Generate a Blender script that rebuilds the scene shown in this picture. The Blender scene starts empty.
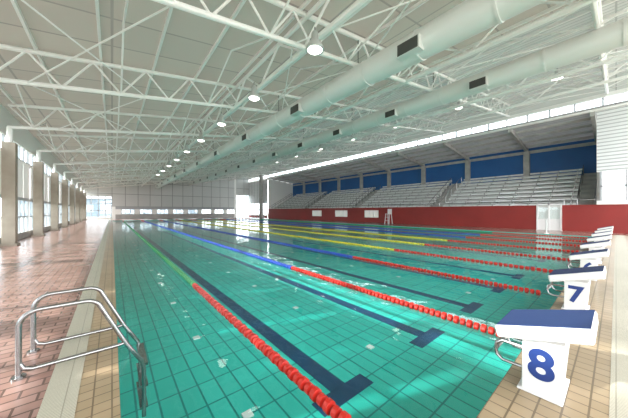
import bpy, math, random
from mathutils import Vector, Matrix
random.seed(3)
S=bpy.context.scene
S.view_settings.view_transform='Standard'
S.view_settings.exposure=0.7
COL=S.collection

# ---------------- materials ----------------
def mat(name,col,rough=0.6,metal=0.0,emit=None,es=0.0,spec=None):
    m=bpy.data.materials.new(name); m.use_nodes=True
    b=m.node_tree.nodes['Principled BSDF']
    b.inputs['Base Color'].default_value=(*col,1)
    b.inputs['Roughness'].default_value=rough
    b.inputs['Metallic'].default_value=metal
    if spec is not None: b.inputs['Specular IOR Level'].default_value=spec
    if emit:
        b.inputs['Emission Color'].default_value=(*emit,1)
        b.inputs['Emission Strength'].default_value=es
    return m
def noise_tint(m,scale=3.0,amt=0.15):
    nt=m.node_tree; b=nt.nodes['Principled BSDF']
    src=b.inputs['Base Color'].links[0].from_socket if b.inputs['Base Color'].links else None
    base=b.inputs['Base Color'].default_value[:]
    tc=nt.nodes.new('ShaderNodeTexCoord'); n=nt.nodes.new('ShaderNodeTexNoise'); n.inputs['Scale'].default_value=scale
    n.inputs['Detail'].default_value=4
    nt.links.new(tc.outputs['Object'],n.inputs['Vector'])
    mr=nt.nodes.new('ShaderNodeMapRange'); mr.inputs['From Min'].default_value=.3; mr.inputs['From Max'].default_value=.7
    mr.inputs['To Min'].default_value=1-amt; mr.inputs['To Max'].default_value=1+amt
    nt.links.new(n.outputs['Fac'],mr.inputs['Value'])
    mx=nt.nodes.new('ShaderNodeVectorMath'); mx.operation='SCALE'
    if src: nt.links.new(src,mx.inputs[0])
    else: mx.inputs[0].default_value=base[:3]
    nt.links.new(mr.outputs[0],mx.inputs['Scale'])
    nt.links.new(mx.outputs[0],b.inputs['Base Color'])
    return m
def tile(name,c1,c2,mortar,w,h,ms=0.01,rough=.5,offset=0.0,rot=None,spec=None,es=0,ec=(1,1,1)):
    m=mat(name,c1,rough,spec=spec); nt=m.node_tree; b=nt.nodes['Principled BSDF']
    tc=nt.nodes.new('ShaderNodeTexCoord'); br=nt.nodes.new('ShaderNodeTexBrick')
    mp=nt.nodes.new('ShaderNodeMapping')
    if rot: mp.inputs['Rotation'].default_value=rot
    nt.links.new(tc.outputs['Object'],mp.inputs['Vector']); nt.links.new(mp.outputs[0],br.inputs['Vector'])
    br.offset=offset; br.inputs['Scale'].default_value=1.0
    br.inputs['Color1'].default_value=(*c1,1); br.inputs['Color2'].default_value=(*c2,1); br.inputs['Mortar'].default_value=(*mortar,1)
    br.inputs['Brick Width'].default_value=w; br.inputs['Row Height'].default_value=h; br.inputs['Mortar Size'].default_value=ms
    br.inputs['Mortar Smooth'].default_value=.1
    nt.links.new(br.outputs['Color'],b.inputs['Base Color'])
    if es:
        b.inputs['Emission Color'].default_value=(*ec,1); b.inputs['Emission Strength'].default_value=es
    return m
M={}
M['white']=mat('white_paint_steel',(.88,.88,.85),.45)
M['whiteplastic']=mat('white_plastic',(.76,.76,.75),.35)
M['roof']=tile('roof_sheet_fill_glow',(.46,.42,.36),(.40,.37,.32),(.25,.235,.205),2.8,1.5,.035,.7,es=.085,ec=(.98,.90,.80))  # opaque sheet with an even glow added as fill light for the hall
M['roofR']=tile('roof_sheet_ribbed',(.54,.56,.53),(.50,.52,.49),(.30,.32,.30),60,.30,.03,.6,rot=(0,0,math.pi/2),es=.08,ec=(.95,.95,.92))  # faint emission added here as well, to brighten the interior
M['standroof']=tile('stand_roof_ribbed',(.40,.40,.41),(.37,.37,.38),(.19,.19,.20),60,.4,.04,.6,rot=(0,0,math.pi/2),es=.06,ec=(.95,.97,1))  # glow added to the underside to lift the dim seating below
M['duct']=mat('duct_metal',(.72,.74,.71),.35,.0)
M['lampshade']=mat('lamp_shade_metal',(.55,.57,.55),.4,.3)
M['dark']=mat('dark_grille',(.06,.065,.06),.5)
M['conc']=noise_tint(mat('concrete',(.42,.41,.39),.8),2,.15)
M['pier']=noise_tint(mat('pier_concrete',(.36,.31,.25),.8),2,.12)
M['step']=noise_tint(mat('stand_concrete',(.36,.36,.35),.8),2,.15)
M['seat']=mat('bench_aluminium',(.74,.75,.75),.5,.0)
M['red']=noise_tint(mat('red_wall_paint',(.26,.020,.016),.45),.6,.1)
M['blue']=noise_tint(mat('blue_wall_paint',(.010,.10,.31),.5),.6,.1)
M['paver']=noise_tint(tile('deck_brick',(.28,.155,.125),(.37,.225,.19),(.13,.08,.065),.24,.12,.009,.22,.5),1.2,.18)
M['beige']=noise_tint(tile('deck_tile_beige',(.34,.255,.155),(.40,.30,.19),(.17,.125,.075),.12,.12,.006,.35),1.5,.12)
M['grate']=tile('overflow_grate',(.56,.53,.43),(.54,.51,.41),(.30,.28,.22),.3,.02,.004,.5)
M['grateX']=tile('overflow_grate_x',(.56,.53,.43),(.54,.51,.41),(.30,.28,.22),.02,.4,.004,.5)
M['pool']=noise_tint(tile('pool_tile',(.030,.53,.45),(.040,.58,.50),(.008,.24,.23),.25,.5,.013,.4),.5,.10)
M['poolwall']=tile('pool_wall_tile',(.025,.48,.42),(.03,.52,.45),(.008,.24,.22),.25,.25,.012,.4,rot=(math.pi/2,0,0))
M['navy']=mat('navy_lane_tile',(.007,.055,.14),.4)
M['fred']=mat('float_red',(.48,.018,.010),.35)
M['fgreen']=mat('float_green',(.015,.25,.07),.35)
M['fblue']=mat('float_blue',(.02,.07,.40),.35)
M['fyel']=mat('float_yellow',(.58,.54,.03),.35)
M['steel']=mat('stainless_steel',(.32,.32,.32),.25,.9)
M['bluetop']=mat('blue_nonslip_top',(.010,.032,.12),.8)
M['num']=mat('number_blue',(.012,.04,.2),.5)
M['panel']=tile('grey_wall_panel',(.60,.61,.60),(.57,.58,.57),(.26,.27,.27),2.0,2.4,.05,.6,rot=(math.pi/2,0,0))
M['corr']=tile('white_corrugated',(.75,.77,.77),(.72,.74,.74),(.42,.44,.45),.25,30,.04,.5,rot=(math.pi/2,0,math.pi/2))
M['blind']=mat('roller_blind',(.58,.58,.55),.8,emit=(.95,.95,.9),es=.18)  # weak glow of its own in place of daylight passing through
M['frame']=mat('window_frame',(.40,.42,.44),.5)
M['lamp']=mat('lamp_lens',(1,1,1),.4,emit=(1,.97,.88),es=3.5)
M['ground']=noise_tint(mat('outside_paving',(.30,.31,.27),.9),.3,.25)
M['bldg']=noise_tint(mat('outside_building',(.20,.25,.30),.8),.2,.15)
M['hedge']=noise_tint(mat('hedge_leaves',(.07,.12,.05),.9),1.5,.5)
def glassmat():
    m=bpy.data.materials.new('window_glass'); m.use_nodes=True; nt=m.node_tree; nt.nodes.clear()
    o=nt.nodes.new('ShaderNodeOutputMaterial'); mx=nt.nodes.new('ShaderNodeMixShader'); t=nt.nodes.new('ShaderNodeBsdfTransparent'); g=nt.nodes.new('ShaderNodeBsdfGlossy')
    g.inputs['Roughness'].default_value=.02; mx.inputs[0].default_value=.07; t.inputs[0].default_value=(.92,.96,.97,1)
    nt.links.new(t.outputs[0],mx.inputs[1]); nt.links.new(g.outputs[0],mx.inputs[2]); nt.links.new(mx.outputs[0],o.inputs[0]); return m
M['glass']=glassmat()
def watermat():
    # thin water surface: fresnel reflection from above, clear (no internal mirror) from below
    m=bpy.data.materials.new('pool_water_surface'); m.use_nodes=True; nt=m.node_tree; nt.nodes.clear()
    o=nt.nodes.new('ShaderNodeOutputMaterial'); mx=nt.nodes.new('ShaderNodeMixShader'); t=nt.nodes.new('ShaderNodeBsdfTransparent'); g=nt.nodes.new('ShaderNodeBsdfGlossy')
    f=nt.nodes.new('ShaderNodeFresnel'); f.inputs['IOR'].default_value=1.36
    tc=nt.nodes.new('ShaderNodeTexCoord'); n=nt.nodes.new('ShaderNodeTexNoise'); n.inputs['Scale'].default_value=1.7; n.inputs['Detail'].default_value=2
    nt.links.new(tc.outputs['Object'],n.inputs['Vector'])
    bp=nt.nodes.new('ShaderNodeBump'); bp.inputs['Strength'].default_value=.4; bp.inputs['Distance'].default_value=.03
    nt.links.new(n.outputs['Fac'],bp.inputs['Height'])
    nt.links.new(bp.outputs[0],g.inputs['Normal']); nt.links.new(bp.outputs[0],f.inputs['Normal'])
    ge=nt.nodes.new('ShaderNodeNewGeometry'); inv=nt.nodes.new('ShaderNodeMath'); inv.operation='SUBTRACT'; inv.inputs[0].default_value=1
    nt.links.new(ge.outputs['Backfacing'],inv.inputs[1])
    mu=nt.nodes.new('ShaderNodeMath'); mu.operation='MULTIPLY'; nt.links.new(f.outputs[0],mu.inputs[0]); nt.links.new(inv.outputs[0],mu.inputs[1])
    g.inputs['Roughness'].default_value=.02; t.inputs[0].default_value=(.90,.99,.98,1)
    nt.links.new(mu.outputs[0],mx.inputs[0]); nt.links.new(t.outputs[0],mx.inputs[1]); nt.links.new(g.outputs[0],mx.inputs[2]); nt.links.new(mx.outputs[0],o.inputs[0]); return m
M['water']=watermat()

# ---------------- mesh builder ----------------
class MB:
    def __init__(s,name): s.name=name; s.v=[]; s.f=[]; s.mi=[]; s.mats=[]
    def m(s,k):
        if k not in s.mats: s.mats.append(k)
        return s.mats.index(k)
    def add(s,vs,fs,k):
        b=len(s.v); s.v+= [tuple(p) for p in vs]; i=s.m(k)
        for f in fs: s.f.append([b+a for a in f]); s.mi.append(i)
    def box(s,x0,x1,y0,y1,z0,z1,k):
        vs=[(x,y,z) for z in (z0,z1) for y in (y0,y1) for x in (x0,x1)]
        s.add(vs,[(0,2,3,1),(4,5,7,6),(0,1,5,4),(2,6,7,3),(0,4,6,2),(1,3,7,5)],k)
    def prismY(s,prof,y0,y1,k):
        n=len(prof); vs=[(x,y0,z) for x,z in prof]+[(x,y1,z) for x,z in prof]
        s.add(vs,[list(range(n)),list(range(2*n-1,n-1,-1))]+[(i,i+n,(i+1)%n+n,(i+1)%n) for i in range(n)],k)
    def prismX(s,prof,x0,x1,k):
        n=len(prof); vs=[(x0,y,z) for y,z in prof]+[(x1,y,z) for y,z in prof]
        s.add(vs,[list(range(n-1,-1,-1)),list(range(n,2*n))]+[((i+1)%n,(i+1)%n+n,i+n,i) for i in range(n)],k)
    def sweep(s,pts,r,k,n=8):
        pts=[Vector(p) for p in pts]; N=len(pts); rings=[]
        up=None
        for i,p in enumerate(pts):
            t=(pts[min(i+1,N-1)]-pts[max(i-1,0)]).normalized()
            if up is None:
                up=Vector((0,0,1)) if abs(t.z)<.9 else Vector((1,0,0))
            a=(up-t*up.dot(t)).normalized(); b=t.cross(a); up=a
            rr=r[i] if isinstance(r,(list,tuple)) else r
            rings.append([p+(a*math.cos(2*math.pi*j/n)+b*math.sin(2*math.pi*j/n))*rr for j in range(n)])
        vs=[q for R in rings for q in R]; fs=[]
        for i in range(N-1):
            for j in range(n):
                fs.append((i*n+j,i*n+(j+1)%n,(i+1)*n+(j+1)%n,(i+1)*n+j))
        fs.append(tuple(range(n-1,-1,-1))); fs.append(tuple((N-1)*n+j for j in range(n)))
        s.add(vs,fs,k)
    def tube(s,p,q,r,k,n=6): s.sweep([p,q],r,k,n)
    def build(s,parent=None,smooth=False,bevel=0):
        me=bpy.data.meshes.new(s.name); me.from_pydata(s.v,[],s.f)
        for k in s.mats: me.materials.append(M[k])
        me.polygons.foreach_set('material_index',s.mi)
        if smooth: me.polygons.foreach_set('use_smooth',[True]*len(s.f))
        me.update(); o=bpy.data.objects.new(s.name,me); COL.objects.link(o)
        if smooth:
            md=o.modifiers.new('es','EDGE_SPLIT'); md.split_angle=math.radians(40)
        if bevel:
            b=o.modifiers.new('bv','BEVEL'); b.width=bevel; b.segments=3; b.limit_method='ANGLE'
        if parent: o.parent=parent
        return o
def empty(name,loc=(0,0,0)):
    e=bpy.data.objects.new(name,None); e.location=loc; COL.objects.link(e); return e

# ---------------- constants ----------------
CH=1.55
PX0,PX1=.05,22.7; PY0,PY1=.6,50.6
ZW=-.04; ZB=-1.08
FY=60.0; NY=-5.0
WX=-3.9; SX=27.4; BX=34.2
TR=[.4+5.6*i for i in range(-1,11)]
SL=.15
def zb(x): return 5.3+SL*(x+3.6)
def zt(x): return zb(x)+1.0
def zc(x): return zt(x)+.14

# ---------------- floor ----------------
b=MB('floor')
b.box(WX,-.44,NY,FY,-.3,0,'paver')
b.box(-.44,-.22,NY,FY,-.3,0,'grate')
b.box(-.22,PX0,NY,FY,-.3,-.004,'beige')
b.box(PX0-.0,PX1,PY1,FY,-.3,0,'paver')
b.box(PX1,SX,NY,FY,-.3,0,'paver')
b.box(PX0,PX1,NY,-.02-.28,-.3,.15,'beige')
b.box(PX0,PX1,-.30,.03,-.3,.152,'grateX')
b.box(PX0,PX1,.03,PY0-.0,-.3,.15,'beige')
b.build()
b=MB('pool_basin')
b.box(PX0-.2,PX1+.2,PY0-.2,PY1+.2,ZB-.2,ZB,'pool')
b.box(PX0-.03,PX0+.004,PY0,PY1,ZB,-.01,'poolwall')
b.box(PX1-.004,PX1+.1,PY0,PY1,ZB,-.01,'poolwall')
b.box(PX0,PX1,PY0-.1,PY0+.004,ZB,.13,'poolwall')
b.box(PX0,PX1,PY1-.004,PY1+.1,ZB,-.01,'poolwall')
LX=[2.6+2.5*i for i in range(8)]
for x in LX:
    b.box(x-.14,x+.14,2.6,48.6,ZB,ZB+.006,'navy')
    b.box(x-.5,x+.5,2.35,2.62,ZB,ZB+.006,'navy'); b.box(x-.5,x+.5,48.5,48.8,ZB,ZB+.006,'navy')
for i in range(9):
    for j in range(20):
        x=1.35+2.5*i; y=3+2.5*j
        b.box(x-.06,x+.06,y-.06,y+.06,ZB,ZB+.02,'whiteplastic')  # white squares on the bottom standing in for lamp reflections on the water
b.build()
b=MB('pool_water'); b.add([(PX0,PY0,ZW),(PX1,PY0,ZW),(PX1,PY1,ZW),(PX0,PY1,ZW)],[(0,1,2,3)],'water'); b.build()

# ---------------- lane ropes ----------------
def rope(x,ck,n,sp):
    b=MB('lane_rope'); y=.95
    b.tube((x,PY0+.01,ZW+.02),(x,PY1-.01,ZW+.02),.008,'steel',5)
    cs=[math.cos(2*math.pi*j/n) for j in range(n)]; sn=[math.sin(2*math.pi*j/n) for j in range(n)]
    k=0
    while y<PY1-.3:
        c='fred' if (y<5.7 or y>PY1-5) else ck
        R=.054 if k%2==0 else .047; w=sp*.40
        prof=[(-w,R*.45),(-w*.7,R),(w*.7,R),(w,R*.45)]
        vs=[(x+cs[j]*r,y+dy,ZW+.02+sn[j]*r) for dy,r in prof for j in range(n)]
        fs=[(i*n+j,(i+1)*n+j,(i+1)*n+(j+1)%n,i*n+(j+1)%n) for i in range(3) for j in range(n)]+[tuple(range(n)),tuple(range(4*n-1,3*n-1,-1))]
        b.add(vs,fs,c); y+=sp; k+=1
    b.build()
cols=['fgreen','fblue','fblue','fyel','fyel','fyel','fblue','fblue','fgreen']
for i in range(9): rope(1.35+2.5*i,cols[i],12 if i<2 else 7,.085 if i<3 else .12)

# ---------------- starting blocks ----------------
ZE=.15
for i,x in enumerate(LX):
    e=empty('starting_block',(x+.1,0,ZE))
    w=.22
    b=MB('pedestal'); b.prismX([(.265,.0),(.475,.0),(.47,.42),(.23,.42)],-w+.03,w-.03,'whiteplastic'); b.box(-w,w,.24,.50,0,.015,'whiteplastic'); b.build(e,bevel=.012)
    b=MB('platform'); b.prismX([(.085,.51),(.62,.36),(.64,.455),(.095,.62)],-w-.03,w+.03,'whiteplastic'); b.build(e,bevel=.02)
    sl=(.455-.62)/.545
    def zz(y): return .62+sl*(y-.095)
    b=MB('nonslip_top'); b.prismX([(.105,zz(.105)),(.625,zz(.625)),(.625,zz(.625)+.008),(.105,zz(.105)+.008)],-w-.015,w+.015,'bluetop'); b.build(e)
    b=MB('grab_rail')
    for sx in (-1,1):
        X=sx*(w-.05)
        b.sweep([(X,.46,.32),(X,.60,.32),(X,.64,.29),(X,.65,.24),(X,.64,.19),(X,.60,.16),(X,.46,.16)],.014,'steel',8)
    b.tube((-w+.04,.645,.24),(w-.04,.645,.24),.014,'steel',8)
    b.build(e,smooth=True)
    cu=bpy.data.curves.new('number','FONT'); cu.body=str(8-i); cu.size=.31; cu.extrude=.002; cu.offset=.009; cu.align_x='CENTER'; cu.align_y='CENTER'
    cu.materials.append(M['num'])
    t=bpy.data.objects.new('number',cu); COL.objects.link(t); t.parent=e; t.rotation_euler=(math.pi/2,0,-math.pi/2); t.location=(-w+.027,.36,.225)

# ---------------- ladder ----------------
e=empty('pool_ladder',(0,3.5,0))
def arc(c,r,a0,a1,n=6): return [(c[0]+r*math.cos(math.radians(a0+(a1-a0)*i/n)),c[1]+r*math.sin(math.radians(a0+(a1-a0)*i/n))) for i in range(n+1)]
for yy,nm in ((0,'rail_1'),(.56,'rail_2')):
    b=MB(nm)
    p=[(-.67,0)]+[(-.67,.48)]+arc((-.53,.47),.14,180,90)[1:]+[(-.22,.61)]+arc((-.22,.47),.14,90,38)[1:]
    p+=[(.12,.06),(.27,-.2),(.29,-.3),(.29,-.85)]
    b.sweep([(x,yy,z) for x,z in p],.022,'steel',12)
    b.sweep([(-.67,yy,.14),(-.64,yy,.08),(-.58,yy,.06),(.06,yy,.06),(.125,yy,.07)],.020,'steel',10)
    b.sweep([(-.67,yy,0),(-.67,yy,.02)],.05,'steel',14)
    b.build(e,smooth=True)
b=MB('treads')
for z in (-.25,-.5,-.75): b.box(.25,.33,0,.56,z-.015,z+.015,'steel')
b.build(e)

# ---------------- ceiling ----------------
b=MB('ceiling')
XM=13.0
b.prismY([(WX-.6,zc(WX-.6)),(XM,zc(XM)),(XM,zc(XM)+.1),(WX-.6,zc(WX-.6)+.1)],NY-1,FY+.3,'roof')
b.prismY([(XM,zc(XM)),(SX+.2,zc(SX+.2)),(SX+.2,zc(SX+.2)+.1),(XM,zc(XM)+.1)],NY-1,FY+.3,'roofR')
x=-3.4
while x<SX:
    b.box(x-.035,x+.035,NY,FY,zt(x)+.02,zc(x)+.02,'white'); x+=1.55
b.build()
for ty in TR:
    b=MB('roof_truss')
    x0,x1=-3.6,SX-.15
    b.tube((x0,ty,zb(x0)),(x1,ty,zb(x1)),.075,'white',8)
    b.tube((x0,ty,zt(x0)),(x1,ty,zt(x1)),.075,'white',8)
    n=20; dx=(x1-x0)/n
    for i in range(n):
        xa=x0+dx*i; xb=xa+dx/2; xc=xa+dx
        b.tube((xa,ty,zt(xa)),(xb,ty,zb(xb)),.035,'white')
        b.tube((xb,ty,zb(xb)),(xc,ty,zt(xc)),.035,'white')
        if i%2==0 and ty<FY-5:
            b.tube((xb,ty,zb(xb)),(xb,ty+2.8,zt(xb)),.03,'white',5)
            b.tube((xb,ty+2.8,zt(xb)),(xb,ty+5.6,zb(xb)),.03,'white',5)
        if i%4==1 and ty<FY-5:
            b.tube((xa,ty,zb(xa)),(xa+2*dx,ty+5.6,zb(xa+2*dx)),.022,'white',5)
            b.tube((xa+2*dx,ty,zb(xa+2*dx)),(xa,ty+5.6,zb(xa)),.022,'white',5)
    b.build(smooth=False)
for X,dz,r in ((4.6,0,.09),(10.2,0,.10),(16.6,-.3,.10),(21.8,-.2,.09)):
    b=MB('longitudinal_truss')
    za=zb(X)+dz; zz2=zt(X)-.05
    b.tube((X,NY,za),(X,FY-.1,za),r,'white',8); b.tube((X,NY,zz2),(X,FY-.1,zz2),r*.8,'white',8)
    y=NY
    while y<FY-3:
        b.tube((X,y,za),(X,y+1.4,zz2),.04,'white'); b.tube((X,y+1.4,zz2),(X,y+2.8,za),.04,'white'); y+=2.8
    b.build()
# ducts
def duct(X,z,R,vents):
    e=empty('ventilation_duct',(X,0,z))
    b=MB('duct_pipe'); b.tube((0,NY,0),(0,FY-2,0),R,'duct',24)
    y=NY+1
    while y<FY-3: b.tube((0,y,0),(0,y+.06,0),R+.02,'duct',24); y+=1.9
    b.build(e,smooth=True)
    b=MB('vent_grilles')
    for y in vents:
        b.box(-R-.10,-R*.6,y,y+.7,-R*.9,-R*.0,'duct'); b.box(-R-.11,-R-.10,y+.04,y+.66,-R*.85,-R*.08,'dark')
    b.build(e)
    b=MB('hangers')
    for ty in TR: b.tube((0,ty,R),(0,ty,zt(X)-z),.02,'steel')
    b.build(e)
duct(7.0,6.42,.42,[3.4+5.6*i for i in range(10)])
duct(12.9,7.35,.42,[3.5+4.4*i for i in range(12)])

# ---------------- lamps ----------------
def lamp(X,Y,z,R,top):
    e=empty('pendant_lamp',(X,Y,z))
    b=MB('shade'); n=20
    prof=[(R*.80,.0),(R,.0),(R*.97,.04),(R*.75,.16),(R*.4,.26),(R*.36,.46),(R*.15,.52)]
    vs=[(r*math.cos(2*math.pi*j/n),r*math.sin(2*math.pi*j/n),zz) for r,zz in prof for j in range(n)]
    fs=[(i*n+j,i*n+(j+1)%n,(i+1)*n+(j+1)%n,(i+1)*n+j) for i in range(len(prof)-1) for j in range(n)]+[tuple(len(prof)*n-n+j for j in range(n))]
    b.add(vs,fs,'lampshade'); b.tube((0,0,.5),(0,0,top-z),.015,'steel'); b.build(e,smooth=True)
    b=MB('lens'); vs=[(R*.82*math.cos(2*math.pi*j/n),R*.82*math.sin(2*math.pi*j/n),.01) for j in range(n)]+[(R*.5*math.cos(2*math.pi*j/n),R*.5*math.sin(2*math.pi*j/n),-.05) for j in range(n)]
    b.add(vs,[(j,(j+1)%n,n+(j+1)%n,n+j) for j in range(n)]+[tuple(range(n,2*n))],'lamp'); b.build(e)
for i in range(9): lamp(4.2,5.1+3.65*i,5.85,.25,zb(4.2))
for i in range(8): lamp(19.4,2.1+5.1*i,9.0,.3,zb(19.4)+.9)

# ---------------- left wall ----------------
b=MB('wall_left')
b.box(WX-.15,WX,NY,FY,0,.35,'conc'); b.box(WX-.15,WX,NY,FY,2.15,2.3,'frame'); b.box(WX-.15,WX,NY,FY,4.25,4.4,'frame'); b.box(WX-.15,WX,NY,FY,5.15,zc(WX),'white')
b.build()
k=1
for i in range(len(TR)-1):
    y0,y1=TR[i]+.2,TR[i+1]-.2
    b=MB('window_%d'%k); k+=1
    b.box(WX-.08,WX-.07,y0,y1,.35,2.15,'glass'); b.box(WX-.08,WX-.07,y0,y1,4.4,5.15,'glass')
    for j in range(7):
        yy=y0+(y1-y0)*j/6; b.box(WX-.12,WX-.03,yy-.035,yy+.035,.35,5.15,'frame')
    b.box(WX-.12,WX-.03,y0,y1,1.2,1.26,'frame')
    b.build()
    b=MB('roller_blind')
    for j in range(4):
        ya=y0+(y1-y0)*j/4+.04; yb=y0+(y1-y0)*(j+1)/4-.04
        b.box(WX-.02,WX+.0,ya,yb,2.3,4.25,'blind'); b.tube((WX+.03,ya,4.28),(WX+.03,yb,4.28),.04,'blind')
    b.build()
for ty in TR[1:]:
    b=MB('column'); b.box(-3.75,-3.35,ty-.2,ty+.2,0,4.6,'pier'); b.box(-3.82,-3.28,ty-.27,ty+.27,0,.1,'pier'); b.tube((-3.55,ty,4.6),(-3.55,ty,zb(-3.55)),.1,'white',10); b.build()

# ---------------- far wall ----------------
b=MB('wall_far')
T=.2
b.box(WX,0,FY,FY+T,0,.3,'white'); b.prismY([(WX,4.3),(0,4.3),(0,zc(0)),(WX,zc(WX))],FY,FY+T,'panel')
b.prismY([(0,2.4),(23.5,2.4),(23.5,zc(23.5)),(0,zc(0))],FY,FY+T,'panel')
b.box(0,.5,FY,FY+T,0,2.4,'white')
for i in range(8):
    x=.5+i*2.9; b.box(x,x+.9,FY,FY+T,.9,2.4,'white')
b.box(.5,23.5,FY,FY+T,0,.9,'conc'); b.box(.5,23.5,FY-.05,FY+T,1.9,2.4,'frame')
b.box(23.5,24,FY,FY+T,0,zc(23.5),'white'); b.prismY([(24,5.5),(SX,5.5),(SX,zc(SX)),(24,zc(24))],FY,FY+T,'panel')
b.build()
def win(n,x0,x1,z0,z1,nx,nz):
    b=MB('window_%d'%n); b.box(x0,x1,FY+.08,FY+.09,z0,z1,'glass')
    for i in range(nx+1):
        x=x0+(x1-x0)*i/nx; b.box(x-.06,x+.06,FY+.03,FY+.13,z0,z1,'frame')
    for i in range(nz+1):
        z=z0+(z1-z0)*i/nz; b.box(x0,x1,FY+.03,FY+.13,z-.06,z+.06,'frame')
    b.build()
win(20,WX,0,.3,4.3,4,3); win(21,24,SX,0,5.5,4,4)
for i in range(8): win(22+i,1.4+i*2.9,3.4+i*2.9,.9,1.9,3,1)
b=MB('backstroke_flag_post')
b.tube((-.1,45.6,0),(-.1,45.6,2.4),.04,'steel'); b.build()
for X,Y in ((26.2,51),):
    b=MB('column'); b.tube((X,Y,0),(X,Y,zb(X)-.05),.45,'conc',20); b.build(smooth=True)
b=MB('wall_side')
b.box(SX,SX+.1,50.4,FY-.1,3.4,8.8,'corr'); b.box(SX,SX+.1,50.4,FY-.1,0,.5,'red'); b.build()
b=MB('window_40')
b.box(SX,SX+.01,50.4,FY-.1,.5,3.4,'glass')
for i in range(7): y=50.4+(FY-.1-50.4)*i/6; b.box(SX-.05,SX+.06,y-.06,y+.06,0,8.8,'frame')
for z in (.5,1.9,3.4): b.box(SX-.05,SX+.06,50.4,FY-.1,z-.06,z+.06,'frame')
b.build()

# ---------------- stands ----------------
Y0,Y1=.9,50.0
b=MB('wall_right')
DY=(2.75,4.15)
segs=[(NY,DY[0]-.07),(DY[1]+.07,20.0),(22.3,25.6),(28.2,31.5),(34,Y1)]
for a,c in segs: b.box(SX,SX+.2,a,c,0,1.95,'red')
for a,c in ((20.0,22.3),(25.6,28.2),(31.5,34)):
    b.box(SX,SX+.2,a,c,0,.7,'red'); b.box(SX,SX+.2,a,c,1.6,1.95,'red')
b.box(SX-.05,SX+.25,NY,DY[0]-.07,1.95,2.02,'red'); b.box(SX-.05,SX+.25,DY[1]+.07,Y1,1.95,2.02,'red')
b.box(SX,SX+.2,NY,Y0,4.4,8.8,'corr'); b.box(SX,SX+.2,NY,Y0,2.02,2.3,'white')
b.box(SX+.2,BX,Y0-.15,Y0,0,8.0,'conc')
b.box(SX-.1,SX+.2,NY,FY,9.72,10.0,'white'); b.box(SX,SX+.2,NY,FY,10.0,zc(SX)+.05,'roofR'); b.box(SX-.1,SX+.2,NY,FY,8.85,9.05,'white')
b.box(BX,BX+.2,Y0,Y1,0,8.2,'blue'); b.prismY([(SX+.2,0),(BX,0),(BX,8.1),(SX+.2,8.9)],Y1,Y1+.2,'white')
b.build()
b=MB('window_41'); b.box(SX+.05,SX+.06,NY,FY,9.05,9.72,'glass')
y=NY
while y<FY: b.box(SX,SX+.1,y-.05,y+.05,9.05,9.72,'frame'); y+=1.4
b.build()
b=MB('window_42'); b.box(SX+.1,SX+.12,NY,Y0-.16,2.3,4.4,'glass')
for i in range(6): y=NY+(Y0-.2-NY)*i/5; b.box(SX,SX+.15,y-.05,y+.05,2.3,4.4,'frame')
b.box(SX,SX+.15,NY,Y0-.16,3.3,3.38,'frame'); b.build()
kk=43
for a,c in ((20.0,22.3),(25.6,28.2),(31.5,34)):
    b=MB('window_%d'%kk); kk+=1
    b.box(SX+.1,SX+.12,a,c,.7,1.6,'blind')
    for i in range(4): y=a+(c-a)*i/3; b.box(SX,SX+.1,y-.04,y+.04,.7,1.6,'whiteplastic')
    b.box(SX-.02,SX+.1,a,c,.66,.72,'whiteplastic'); b.box(SX-.02,SX+.1,a,c,1.58,1.64,'whiteplastic'); b.build()
b=MB('door_1')
b.box(SX+.06,SX+.1,DY[0],DY[1],.9,1.9,'glass'); b.box(SX+.1,SX+.18,DY[0],DY[1],0,1.95,'blind')
for y in (DY[0],(DY[0]+DY[1])/2,DY[1]): b.box(SX-.06,SX+.12,y-.05,y+.05,0,2.1,'whiteplastic')
b.box(SX-.06,SX+.12,DY[0],DY[1],2.0,2.1,'whiteplastic'); b.box(SX+.0,SX+.1,DY[0],DY[1],0,.9,'whiteplastic'); b.build()

aisles=[(1.0,1.9),(12.2,13.4),(24.2,25.4),(36.2,37.4),(48.6,49.9)]
e=empty('grandstand')
b=MB('steps')
NR=9; D=.73
for i in range(NR):
    xa=SX+.22+D*i; z=1.45+.42*i
    b.box(xa,min(xa+D+ (0 if i<NR-1 else .2),BX-.01),Y0+.01,Y1-.01,z-.5,z,'step')
    for a,c in aisles: b.box(xa+.35,xa+D,a,c,z,z+.21,'conc')
b.box(SX+.22,BX-.01,Y0+.01,Y1-.01,0,.2,'step')
b.build(e)
b=MB('benches')
bs=[(aisles[i][1]+.1,aisles[i+1][0]-.1) for i in range(4)]
for i in range(NR):
    xa=SX+.2+D*i; z=1.45+.42*i
    for a,c in bs:
        b.box(xa+.30,xa+.46,a,c,z+.38,z+.42,'seat'); b.box(xa+.50,xa+.66,a,c,z+.38,z+.42,'seat')
        b.box(xa+.69,xa+.72,a,c,z+.55,z+.72,'seat')
        y=a+.3
        while y<c:
            b.box(xa+.33,xa+.70,y-.025,y+.025,z+.32,z+.38,'steel'); b.box(xa+.66,xa+.71,y-.025,y+.025,z,z+.72,'steel'); b.box(xa+.42,xa+.47,y-.02,y+.02,z,z+.35,'steel'); y+=1.3
b.build(e)
b=MB('handrails')
for a,c in aisles:
    for yy in (a,c):
        p0=(SX+.35,yy,2.5); p1=(BX-.5,yy,1.45+.42*8+1.0)
        b.tube(p0,p1,.03,'steel')
        for t in (0,.25,.5,.75,1):
            q=Vector(p0).lerp(Vector(p1),t); b.tube((q.x,yy,q.z-1.0),q,.025,'steel')
b.tube((SX+.30,Y0,2.4),(SX+.30,Y1,2.4),.025,'steel')
y=Y0+.1
while y<Y1: b.tube((SX+.30,y,1.4),(SX+.30,y,2.4),.02,'steel'); y+=1.6
b.build(e)
e=empty('stand_roof')
b=MB('roof_sheet'); b.prismY([(SX-.1,9.0),(BX+.3,8.15),(BX+.3,8.3),(SX-.1,9.15)][::1],NY,Y1+.3,'standroof'); b.build(e)
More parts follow.
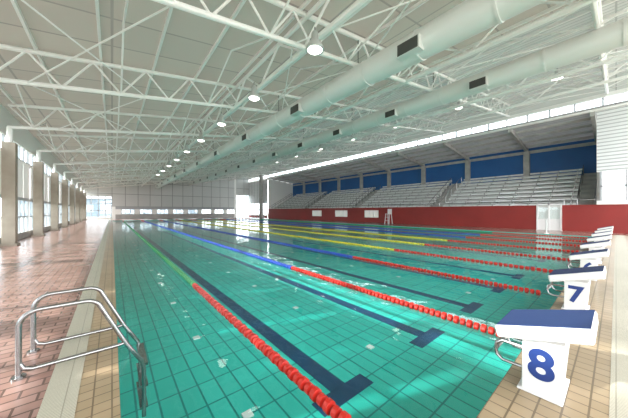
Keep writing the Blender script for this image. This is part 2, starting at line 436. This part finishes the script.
b=MB('rafters')
for ty in TR[1:-1]:
    if ty<Y0: ty=1.1
    b.prismY([(SX,8.55),(BX,7.8),(BX,8.15),(SX,8.98)],ty-.12,ty+.12,'conc')
for x in (28.8,30.3,31.8,33.2): z=9.0-.85*(x-SX)/6.9; b.box(x-.06,x+.06,Y0,Y1,z-.2,z,'conc')
b.build(e)
for ty in TR[2:-2]:
    b=MB('column'); b.box(BX-.35,BX-.01,ty-.25,ty+.25,4.8,7.85,'conc'); b.build()
b=MB('wall_upper_beam'); b.box(BX-.05,BX,Y0,Y1,7.6,7.9,'conc'); b.build()

b=MB('signal_pole'); b.tube((22.9,3.0,0),(22.9,3.0,1.0),.04,'whiteplastic',10); b.tube((22.9,3.0,0),(22.9,3.0,.05),.12,'whiteplastic',12); b.build()
b=MB('lifeguard_chair')
X,Y=26.0,17.5
for dx in (-.35,.35):
    for dy in (-.3,.3): b.tube((X+dx,Y+dy,0),(X+dx*.6,Y+dy*.8,1.2),.04,'whiteplastic')
b.box(X-.28,X+.28,Y-.28,Y+.28,1.15,1.22,'whiteplastic'); b.box(X+.22,X+.28,Y-.28,Y+.28,1.2,1.8,'whiteplastic')
for z in (.4,.8): b.tube((X-.33,Y-.28,z),(X-.33,Y+.28,z),.02,'whiteplastic')
b.build()

# ---------------- outside ----------------
b=MB('ground')
b.box(-80,WX-.2,-60,140,-.35,-.05,'ground'); b.box(WX-.2,90,FY+.2,140,-.35,-.05,'ground'); b.box(BX+.3,90,-60,FY+.2,-.35,-.05,'ground')
b.box(WX-.2,BX+.3,-60,NY,-.35,-.05,'ground')
b.build()
b=MB('outside_building')
b.box(-20,24,92,104,-.05,5.0,'bldg')
for i in range(11): b.box(-18+4*i,-16+4*i,91.9,92,1.2,3.2,'frame')
b.prismX([(91.5,5.0),(104.5,5.0),(98,7)],-20.5,24.5,'conc'); b.build()
b=MB('hedge')
for i in range(19):
    y=-10+5*i; b.tube((-24+random.uniform(-1,1),y,-.1),(-24,y+5.5,-.1),random.uniform(1.3,2.0),'hedge',9)
b.build()
# ---------------- lights ----------------
w=bpy.data.worlds.new('World'); S.world=w; w.use_nodes=True
bg=w.node_tree.nodes['Background']; bg.inputs[0].default_value=(.97,.98,1,1); bg.inputs[1].default_value=4.1
l=bpy.data.lights.new('sun','SUN'); l.energy=7.0; l.angle=.03; l.color=(1,.96,.9)
o=bpy.data.objects.new('sun',l); COL.objects.link(o)
d=Vector((1,-.35,-.62)); o.rotation_euler=d.to_track_quat('-Z','Y').to_euler()
# ---------------- camera ----------------
c=bpy.data.cameras.new('camera'); co=bpy.data.objects.new('camera',c); COL.objects.link(co); S.camera=co
c.sensor_width=36; c.lens=247/628*36; c.shift_y=2/628; c.clip_start=.05; c.clip_end=500
co.location=(0,0,CH); co.rotation_euler=(math.pi/2,0,-math.radians(39.27))
